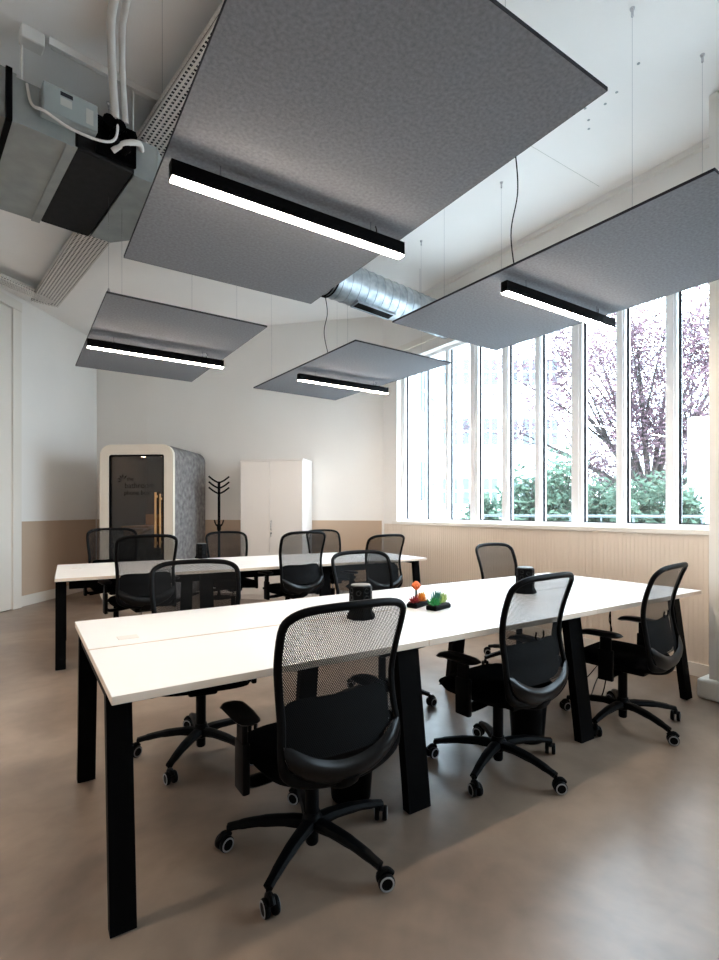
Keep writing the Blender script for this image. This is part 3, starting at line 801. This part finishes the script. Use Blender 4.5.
# ------------------------------------------------------------------ cabinet and coat stand
def on_wall(u, off):   # point in front of the back wall seen at column u
    k = (u-359.5)/FPX; ray = FW + RT*k
    p = Vector((PD[0], PD[1], 0)); q = Vector((PB[0], PB[1], 0)); d = (q-p).normalized(); n_ = Vector((d.y, -d.x, 0))
    if n_.dot(Vector((-1, -1, 0))) < 0: n_ = -n_
    p = p + n_*off
    # ray * s = p + d*t
    det = ray.x*(-d.y) - ray.y*(-d.x); s = (p.x*(-d.y) - p.y*(-d.x))/det
    return ray*s, d
c0, dW = on_wall(302.5, 0.46)
c1, _ = on_wall(240.5, 0.46)
CW = (c1-c0).length; aC = math.atan2(dW.y, dW.x) + PI
ct = thing('storage_cabinet', 'tall white two-door storage cabinet against the back wall', 'cabinet', (c1.x, c1.y, 0), aC)
CD = 0.43; CHh = 1.98
b = new()
box(b, 0, 0.018, 0.02, CD, 0, CHh); box(b, CW-0.018, CW, 0.02, CD, 0, CHh); box(b, 0.018, CW-0.018, CD-0.01, CD, 0.0, CHh); box(b, 0.018, CW-0.018, 0.02, CD-0.01, 0.0, 0.06)
for z in (0.45, 0.85, 1.25, 1.6): box(b, 0.018, CW-0.018, 0.05, CD-0.01, z, z+0.018)
obj('body', b, M['cab'], ct)
b = new(); box(b, -0.006, CW+0.006, -0.006, CD, CHh, CHh+0.028, 0.002, 1); obj('top_board', b, M['cab'], ct)
mid = CW*0.47
for (x0, x1, nm) in ((0.001, mid-0.002, 'l'), (mid+0.002, CW-0.001, 'r')):
    b = new(); box(b, x0, x1, 0.0, 0.0195, 0.065, CHh-0.003, 0.001, 1); dd = obj('door', b, M['cab'], ct)
    if nm == 'r':
        b = new(); tube(b, smooth_path([(x0+0.035, 0.0, 1.00), (x0+0.035, -0.028, 1.005), (x0+0.035, -0.028, 1.12), (x0+0.035, 0.0, 1.125)], 4), 0.006, 8); obj('handle', b, M['chrome'], dd, smooth=True)
        b = new(); lathe(b, [(0.012, 0.0), (0.012, -0.006), (0.004, -0.008)], 14, (x0+0.028, 0, 0.955), 'Y'); box(b, x0+0.025, x0+0.031, -0.02, -0.006, 0.90, 0.955); obj('lock_key', b, M['chrome'], dd)
# coat stand
k = (219-359.5)/FPX; pc = (FW + RT*k)*7.55
cs = thing('coat_stand', 'black tree-shaped coat stand between the phone booth and the white cabinet', 'coat stand', (pc.x, pc.y, 0), 0.3)
b = new(); lathe(b, [(0.19, 0.0), (0.19, 0.012), (0.03, 0.03), (0.022, 0.06)], 28); obj('base', b, M['black'], cs, smooth=True)
b = new(); tube(b, [(0, 0, 0.04), (0, 0, 1.70)], 0.019, 14); obj('pole', b, M['black'], cs, smooth=True)
for lv, z in enumerate((1.52, 1.60, 1.68)):
    for s in (0, 1):
        a = R(-35) + s*PI + 0.0
        b = new(); d_ = Vector((math.cos(a), math.sin(a), 0))
        tube(b, smooth_path([Vector((0, 0, z)), d_*0.07 + Vector((0, 0, z+0.035)), d_*0.145 + Vector((0, 0, z+0.095))], 4), 0.012, 8); obj('hook', b, M['black'], cs, smooth=True)
for s in (0, 1, 2, 3):
    a = R(-35) + s*PI/2
    b = new(); d_ = Vector((math.cos(a), math.sin(a), 0))
    tube(b, smooth_path([Vector((0, 0, 1.04)), d_*0.045 + Vector((0, 0, 1.075)), d_*0.065 + Vector((0, 0, 1.14))], 4), [0.014]*4+[0.01]*4+[0.007], 8); obj('lower_hook', b, M['black'], cs, smooth=True)
b = new(); lathe(b, [(0.02, 0.98), (0.030, 1.0), (0.030, 1.05), (0.02, 1.08)], 14); obj('collar', b, M['black'], cs, smooth=True)

# ------------------------------------------------------------------ ceiling services
AU = R(8.8)
au = thing('air_conditioning_unit', 'grey and black ducted air conditioner hanging under the ceiling at upper left', 'air conditioner', (-0.02, 3.50, 3.47), AU)
b = new(); box(b, 0.0, 0.30, 0.0, 1.08, 0.0, 0.255); 
box(b, -0.02, 0.0, -0.01, 1.09, -0.012, 0.265)
box(b, 0.255, 0.31, -0.008, 1.085, -0.008, 0.0); obj('grey_casing', b, M['galvdull'], au)
b = new(); box(b, 0.3105, 0.65, 0.01, 1.07, 0.0, 0.26, 0.01, 1); obj('insulated_casing', b, M['acblack'], au)
b = new()
for k_ in range(4): ring_prism(b, rr4(0, 1, 0, 1, 0.02, 1), rr4(0.03, 0.97, 0.05, 0.95, 0.02, 1), 0, 0.02) if k_ == 0 else None
for v in b.verts: v.co = Vector((-0.022 - v.co.y*1.5, -0.03 + v.co.x*1.14, -0.02 + v.co.z*0.30))
obj('intake_flange', b, M['black'], au)
b = new(); box(b, -0.21, -0.024, 0.0, 1.08, 0.0, 0.28); obj('intake_duct', b, M['galvdull'], au)
# transition to the round duct
DC = (1.04*0.5, 0.115)   # y centre, z centre (local)
b = new()
sq = []; NN = 24
for k_ in range(NN):
    a = 2*PI*k_/NN; c_, s_ = math.cos(a), math.sin(a); m_ = max(abs(c_), abs(s_)); sq.append((c_/m_, s_/m_, c_, s_))
rings = []
for (x, f_) in ((0.651, 0.0), (0.80, 0.0), (1.05, 1.0), (1.10, 1.0)):
    rings.append([b.verts.new((x, DC[0] + (q[0]*0.50)*(1-f_) + q[2]*0.19*f_, DC[1] + (q[1]*0.125)*(1-f_) + q[3]*0.19*f_)) for q in sq])
for i in range(3):
    for k_ in range(NN): b.faces.new((rings[i][k_], rings[i][(k_+1) % NN], rings[i+1][(k_+1) % NN], rings[i+1][k_]))
obj('duct_transition', b, M['galvdull'], au, smooth=True, angle=25)
eb = new(); box(eb, 0.115, 0.40, -0.095, -0.002, 0.085, 0.245, 0.004, 1); el = obj('control_box', eb, M['boxgrey'], au)
eb = new(); box(eb, 0.20, 0.265, -0.0965, -0.0955, 0.205, 0.228); obj('rating_plate', eb, M['feltedge'], el)
eb = new(); box(eb, 0.20, 0.26, -0.0965, -0.0955, 0.15, 0.195); obj('paper_label', eb, M['label'], el)
eb = new(); box(eb, 0.335, 0.375, -0.0965, -0.0955, 0.11, 0.20); obj('paper_label', eb, M['label'], el)
eb = new()
for (x, z, r_) in ((0.47, 0.20, 0.028), (0.53, 0.20, 0.026), (0.60, 0.17, 0.024), (0.50, 0.10, 0.022), (0.57, 0.08, 0.020)):
    lathe(eb, [(r_, 0.012), (r_, -0.06), (r_*1.4, -0.065), (r_*1.4, -0.09), (r_*0.6, -0.095)], 12, (x, 0, z), 'Y')
box(eb, 0.41, 0.65, -0.02, 0.0, 0.02, 0.25)
obj('pipe_valves', eb, M['black'], au)
for (x, y) in ((0.045, 0.12), (0.665, 0.09), (0.03, 1.10), (0.62, 1.09)):
    b = new(); tube(b, [(x, y, 0.12), (x, y, CEIL-3.47-0.001)], 0.007, 8); box(b, x-0.02, x+0.02, y-0.02, y+0.02, 0.24, 0.262); obj('hanger_rod', b, M['pipew'], au)
b = new(); tube(b, smooth_path([(0.05, -0.004, 0.24), (0.07, -0.03, 0.12), (0.12, -0.11, 0.06), (0.25, -0.12, 0.02), (0.42, -0.12, 0.03), (0.50, -0.11, 0.10), (0.52, -0.06, 0.3), (0.52, 0.0, 0.55)], 6), 0.008, 8)
obj('loose_wire', b, M['pipew'], au, smooth=True)
# insulated pipes from the ceiling
def aw(x, y, z): c_, s_ = math.cos(AU), math.sin(AU); return (-0.02 + x*c_ - y*s_, 3.50 + x*s_ + y*c_, 3.47+z)
for i, (dx, lb) in enumerate(((0.505, 'left white insulated pipe rising from the air conditioner to the ceiling'), (0.565, 'right white insulated pipe rising from the air conditioner to the ceiling'))):
    b = new()
    r_ = 0.024 if i == 0 else 0.019
    P = [Vector(aw(dx, -0.075, 0.23)), Vector(aw(dx-0.006, -0.075, 0.34)), Vector(aw(dx-0.02, -0.09, 0.47)), Vector(aw(dx-0.06, -0.20, 0.56)), Vector(aw(dx-0.12, -0.42, 0.58)), Vector(aw(dx-0.16, -0.8, 0.585)), Vector(aw(dx-0.15, -1.6, 0.585))]
    tube(b, smooth_path(P, 6), r_, 12)
    tag(obj('insulated_pipe', b, M['pipew'], smooth=True), lb, 'pipe', 'white pipes above the air conditioner')
# junction box and surface channel
b = new(); box(b, -0.06, 0.06, -0.045, 0.045, -0.08, -0.0005, 0.006, 1)
tag(obj('junction_box', b, M['white_plastic'], loc=(0.055, 3.60, CEIL), rot=(0, 0, AU)), 'white plastic junction box on the ceiling above the air conditioner', 'junction box')
b = new(); box(b, 0.0, 0.95, -0.012, 0.012, -0.045, -0.03); box(b, 0.0, 0.95, -0.012, -0.010, -0.03, -0.0005); tube(b, [(0.02, 0.03, -0.03), (0.4, 0.035, -0.02), (0.95, 0.03, -0.03)], 0.010, 8)
tag(obj('ceiling_rail', b, M['white_plastic'], loc=(0.14, 3.58, CEIL), rot=(0, 0, AU)), 'white mounting rail with conduit along the ceiling beside the junction box', 'rail')
# spiral duct
sd = Vector((math.cos(AU), math.sin(AU), 0)); s0 = Vector(aw(1.10, DC[0], DC[1])); Lt = (XW - s0.x)/sd.x - 0.002
st_ = thing('spiral_duct', 'round galvanised spiral duct running from the air conditioner to the window wall', 'duct', s0, AU)
b = new(); prof = []
nS = int(Lt/0.11)
for i in range(nS):
    x = i*Lt/nS; prof += [(0.190, x+0.004), (0.190, x+Lt/nS-0.008), (0.1945, x+Lt/nS-0.004), (0.1945, x+Lt/nS)]
n_ = 40; rings = []
for (r_, x) in prof:
    rings.append([b.verts.new((x + 0.0*k_, r_*math.cos(2*PI*k_/n_), r_*math.sin(2*PI*k_/n_))) for k_ in range(n_)])
for i in range(len(rings)-1):
    for k_ in range(n_): b.faces.new((rings[i][k_], rings[i][(k_+1) % n_], rings[i+1][(k_+1) % n_], rings[i+1][k_]))
# shear each ring a little so that the seams read as a spiral
for v in b.verts: v.co.x += 0.03*v.co.y/0.19
obj('duct_tube', b, M['galv'], st_, smooth=True, angle=20)
xr = (Vector((2.50, 4.45, 3.61)) - s0).length
for x in (xr, xr+0.035):
    b = new(); lathe(b, [(0.191, x-0.006), (0.201, x-0.006), (0.201, x+0.006), (0.191, x+0.006)], 36, axis='X'); obj('joint_ring', b, M['black'], st_)
b = new()
cxg = xr + 0.62
q = Matrix.Translation((0, 0, -0.015)) @ Matrix.Rotation(R(-10), 4, 'X')
box(b, cxg-0.26, cxg+0.26, -0.045, 0.045, -0.186, -0.165); 
for v in b.verts: v.co = q @ v.co
obj('slot_grille', b, M['black'], st_)
b = new()
for y0, y1 in ((-0.062, -0.045), (0.045, 0.062)): box(b, cxg-0.275, cxg+0.275, y0, y1, -0.190, -0.165)
for x0, x1 in ((cxg-0.275, cxg-0.26), (cxg+0.26, cxg+0.275)): box(b, x0, x1, -0.045, 0.045, -0.190, -0.165)
for v in b.verts: v.co = q @ v.co
obj('grille_frame', b, M['galv'], st_)
for x in (0.5, xr+0.3, Lt-0.5):
    b = new(); tube(b, [(x, 0, 0.191), (x, 0, CEIL-s0.z-0.001)], 0.003, 6); obj('hanger_rod', b, M['chrome'], st_)

# perforated cable trays: real slots
def tray(label, p, q, width=0.30, h=0.06, z=3.95):
    p = Vector((p[0], p[1], 0)); q = Vector((q[0], q[1], 0)); d = q-p; L = d.length; a = math.atan2(d.y, d.x)
    t = thing('cable_tray', label, 'cable tray', (p.x, p.y, z), a, 'white perforated cable trays')
    pitch = 0.034; rows = 9; slot = 0.018
    b = new(); T = 0.0025
    # solid longitudinal strips between slot rows
    rw = width/rows
    for i in range(rows+1):
        yc = -width/2 + i*rw
        box(b, 0, L, max(-width/2, yc-rw*0.24), min(width/2, yc+rw*0.24), 0, T)
    nx_ = int(L/pitch)
    for i in range(nx_):
        for r_ in range(rows):
            off = (pitch/2 if r_ % 2 else 0)
            x0 = i*pitch + off; yc = -width/2 + (r_+0.5)*rw
            vs4 = [(x0, yc-rw*0.26), (x0+pitch-slot, yc-rw*0.26), (x0+pitch-slot, yc+rw*0.26), (x0, yc+rw*0.26)]
            f = [b.verts.new((x, y, T*0.5)) for x, y in vs4]; b.faces.new(f)
    obj('perforated_base', b, M['tray'], t)
    b = new()
    for i in range(int(width/0.03)): tube(b, [(0.02, -width/2+0.018+i*0.03, 0.019), (L/2, -width/2+0.016+i*0.03, 0.019), (L-0.02, -width/2+0.018+i*0.03, 0.019)], 0.0148, 6)
    obj('slot_darkening_cables', b, M['black'], t)  # black cables packed side by side, added so the slots look dark
    for s in (-1, 1):
        b = new()
        y = s*width/2
        for (z0, z1) in ((0.0, 0.016), (0.026, 0.034), (0.044, h)): box(b, 0, L, y-0.0012, y+0.0012, z0, z1)
        for i in range(nx_):
            for (zz, off) in ((0.016, 0), (0.034, pitch/2)):
                x0 = i*pitch+off; f = [b.verts.new(c_) for c_ in ((x0, y, zz), (x0+pitch-slot, y, zz), (x0+pitch-slot, y, zz+0.010), (x0, y, zz+0.010))]; b.faces.new(f)
        obj('side_flange', b, M['tray'], t)
    return t
cA = Vector((1.15, 2.2)); 
tray('long white perforated cable tray running under the ceiling past the air conditioner', (1.17, 2.0), (0.26, 7.85))
tray('short white perforated cable tray turning left along the left wall', (0.33, 7.74), (-0.47, 7.12), width=0.16)
b = new(); tube(b, smooth_path([aw(0.50, -0.04, 0.05), aw(0.56, -0.09, 0.10), aw(0.65, -0.07, 0.15), aw(0.73, 0.10, 0.22), aw(0.84, 0.36, 0.475)], 6), 0.017, 10)
tag(obj('flexible_conduit', b, M['pipew'], smooth=True), 'short white bent conduit from the long cable tray to the air conditioner', 'conduit')

# ceiling plugs
rp = [(2.6, 1.2), (2.75, 1.35), (3.35, 1.95), (3.38, 2.05), (3.42, 2.2), (3.3, 2.15), (2.45, 2.2), (2.45, 2.42), (3.25, 1.75), (0.30, 2.55), (0.42, 2.55), (2.35, 2.9), (3.5, 2.25)]
obj('ceiling_plug', dots([(x, y, 0.010) for x, y in rp]), M['boxgrey'], ceil)
b = new(); box(b, 1.9, 1.904, -1, 6, CEIL-0.0012, CEIL-0.0002); box(b, 1.9, 4.2, 2.6, 2.603, CEIL-0.0012, CEIL-0.0002); box(b, -1.5, 1.9, 5.2, 5.203, CEIL-0.0012, CEIL-0.0002); obj('ceiling_seam', b, M['label'], ceil)

# ------------------------------------------------------------------ courtyard outside
GZ = 0.0
b = new(); box(b, 4.75, 60, -25, 60, -0.2, -0.02); tag(obj('courtyard_ground', b, M['grass']), 'pale paved courtyard ground outside the windows', 'ground', kind='structure')
def at(u, d): k_ = (u-359.5)/FPX; return (FW + RT*k_)*d
# white building with window bands
def building(label, u0, u1, d, h, floors, wins, depth=6, tint=None, skew=0.0, sill0=1.6):
    p = at(u0, d); q = at(u1, d*(1+skew)); dd = q-p; L = dd.length; a = math.atan2(dd.y, dd.x)
    t = thing('building', label, 'building', (p.x, p.y, 0), a, 'white buildings outside the windows')
    b = new(); box(b, 0, L, 0, depth, 0, h); wl = obj('facade', b, tint or M['bldg'], t)
    for fl in range(floors):
        z0 = sill0 + fl*3.0
        n_ = wins
        for i in range(n_):
            x0 = L*(i+0.14)/n_; x1 = L*(i+0.86)/n_
            b = new(); box(b, x0, x1, -0.05, -0.005, z0, z0+1.3); wn = obj('window', b, M['bglass'], t)
            b = new(); box(b, (x0+x1)/2-0.05, (x0+x1)/2+0.05, -0.09, -0.055, z0, z0+1.3); box(b, x0, x1, -0.09, -0.055, z0+0.62, z0+0.70); obj('window_bar', b, M['frame'], wn)
        b = new(); box(b, -0.05, L+0.05, -0.22, -0.001, z0-0.32, z0-0.14); obj('ledge', b, M['frame'], t)
    return t
building('white apartment building with window rows seen through the left panes', 440, 560, 26, 13, 4, 6)
building('narrow pale grey building end seen through the leftmost window panes', 395, 436, 15, 9.5, 3, 2, skew=0.25)
building('plain white building wall seen beyond the trees at the far right pane', 694, 800, 7.4, 2.62, 0, 1, depth=0.15)
# railing on a low wall
p = at(470, 7.6); q = at(760, 6.3); dd = q-p; L = dd.length; a = math.atan2(dd.y, dd.x)
rt = thing('garden_railing', 'low grey railing in front of the shrubs outside the windows', 'railing', (p.x, p.y, 0), a)
b = new(); box(b, 0, L, 0, 0.15, 0, 0.9); obj('low_wall', b, M['bldg'], rt)
b = new()
tube(b, [(0, 0.07, 1.20), (L, 0.07, 1.20)], 0.018, 8); tube(b, [(0, 0.07, 1.06), (L, 0.07, 1.06)], 0.012, 8); obj('rail', b, M['railm'], rt)
for i in range(9):
    b = new(); tube(b, [(L*(i+0.5)/9, 0.07, 0.9), (L*(i+0.5)/9, 0.07, 1.2)], 0.014, 6); obj('post', b, M['railm'], rt)
# foliage
def leaves(b, c, rad, n, size, rnd, shell=0.5):
    for _ in range(n):
        v = Vector((rnd.gauss(0, 1), rnd.gauss(0, 1), rnd.gauss(0, 1)))
        v.normalize(); s = shell + (1-shell)*rnd.random()
        f_ = 1 + 0.28*noise.noise(v*2.2 + c)
        p_ = c + Vector((v.x*rad[0], v.y*rad[1], v.z*rad[2]))*s*f_
        u_ = Vector((rnd.gauss(0, 1), rnd.gauss(0, 1), rnd.gauss(0, 1))).normalized(); w_ = u_.orthogonal().normalized()
        k_ = size*(0.6+0.8*rnd.random()); t_ = u_.cross(w_)
        a1 = b.verts.new(p_ - u_*k_); a2 = b.verts.new(p_ + w_*k_*0.45 + t_*k_*0.15); a3 = b.verts.new(p_ + u_*k_); a4 = b.verts.new(p_ - w_*k_*0.45 + t_*k_*0.15)
        b.faces.new((a1, a2, a3, a4))
def shrub(u, d, h, r, label, seed, cz=None, size=0.06, n=2600):
    rnd = random.Random(seed); c = at(u, d)
    t = thing('shrub', label, 'shrub', (c.x, c.y, 0), 0, 'green shrubs outside the windows')
    b = new()
    for i in range(5):
        a = rnd.random()*6.28; tube(b, [(0, 0, 0), (0.3*r*math.cos(a), 0.3*r*math.sin(a), h*0.45), (0.6*r*math.cos(a), 0.6*r*math.sin(a), h*0.8)], [0.03, 0.02, 0.006], 6)
    obj('stems', b, M['bark'], t)
    b = new()
    for i in range(6):
        a = rnd.random()*6.28; rr = r*0.45*rnd.random()
        leaves(b, Vector((rr*math.cos(a), rr*math.sin(a), h*(0.38+0.34*rnd.random()))), (r*0.62, r*0.62, h*0.30), n//6, size, rnd, 0.3)
    obj('foliage', b, M['leafg'], t)
SH = [
 (483, 10.5, 1.75, 0.55, 'low green shrub outside, leftmost of the row behind the railing'),
 (525, 9.5, 2.25, 0.75, 'rounded green shrub outside, second from the left'),
 (556, 9.0, 2.45, 0.75, 'tall green shrub outside left of the purple tree, the highest of the row'),
 (605, 9.2, 1.95, 0.70, 'green shrub outside directly below the purple tree'),
 (648, 8.4, 2.10, 0.80, 'broad green shrub outside in front of the purple tree trunk'),
 (683, 7.35, 1.6, 0.26, 'small green shrub outside, rightmost, beside the white wall'),
]
for i, (u, d, h, r, lb) in enumerate(SH): shrub(u, d, h, r, lb, 11+i)
# purple plum tree
rnd = random.Random(5); c = at(650, 10.8)
tt = thing('plum_tree', 'large purple-leaved tree outside the right-hand windows', 'tree', (c.x, c.y, 0), 0)
b = new(); tube(b, smooth_path([(0, 0, 0), (0.05, 0, 0.9), (0.0, 0.05, 1.7)], 4), [0.16]*5+[0.13]*4, 10)
tips = []
for i in range(14):
    a = i*0.47 + rnd.random()*0.4; L_ = 2.2+rnd.random()*1.6; el = 0.15+rnd.random()*1.15
    e_ = Vector((math.cos(a)*math.cos(el)*L_, math.sin(a)*math.cos(el)*L_, 1.5+math.sin(el)*L_)); m_ = e_*0.5 + Vector((0, 0, 0.9-0.1))
    tube(b, smooth_path([(0, 0, 1.45), tuple(m_), tuple(e_)], 4), [0.07, 0.065, 0.06, 0.055, 0.05, 0.04, 0.03, 0.02, 0.01], 7); tips += [m_, e_]
    for j in range(3):
        f_ = e_ + Vector((rnd.gauss(0, .7), rnd.gauss(0, .7), abs(rnd.gauss(0.2, .5)))); tube(b, [m_, (m_+f_)/2+Vector((0, 0, .1)), f_], [0.025, 0.015, 0.006], 5); tips.append(f_)
obj('trunk', b, M['bark'], tt, smooth=True)
b = new()
for p_ in tips:
    leaves(b, p_ + Vector((0, 0, 0.1)), (0.95, 0.95, 0.75), 520, 0.05, rnd, 0.1)
obj('foliage', b, M['leafp'], tt)
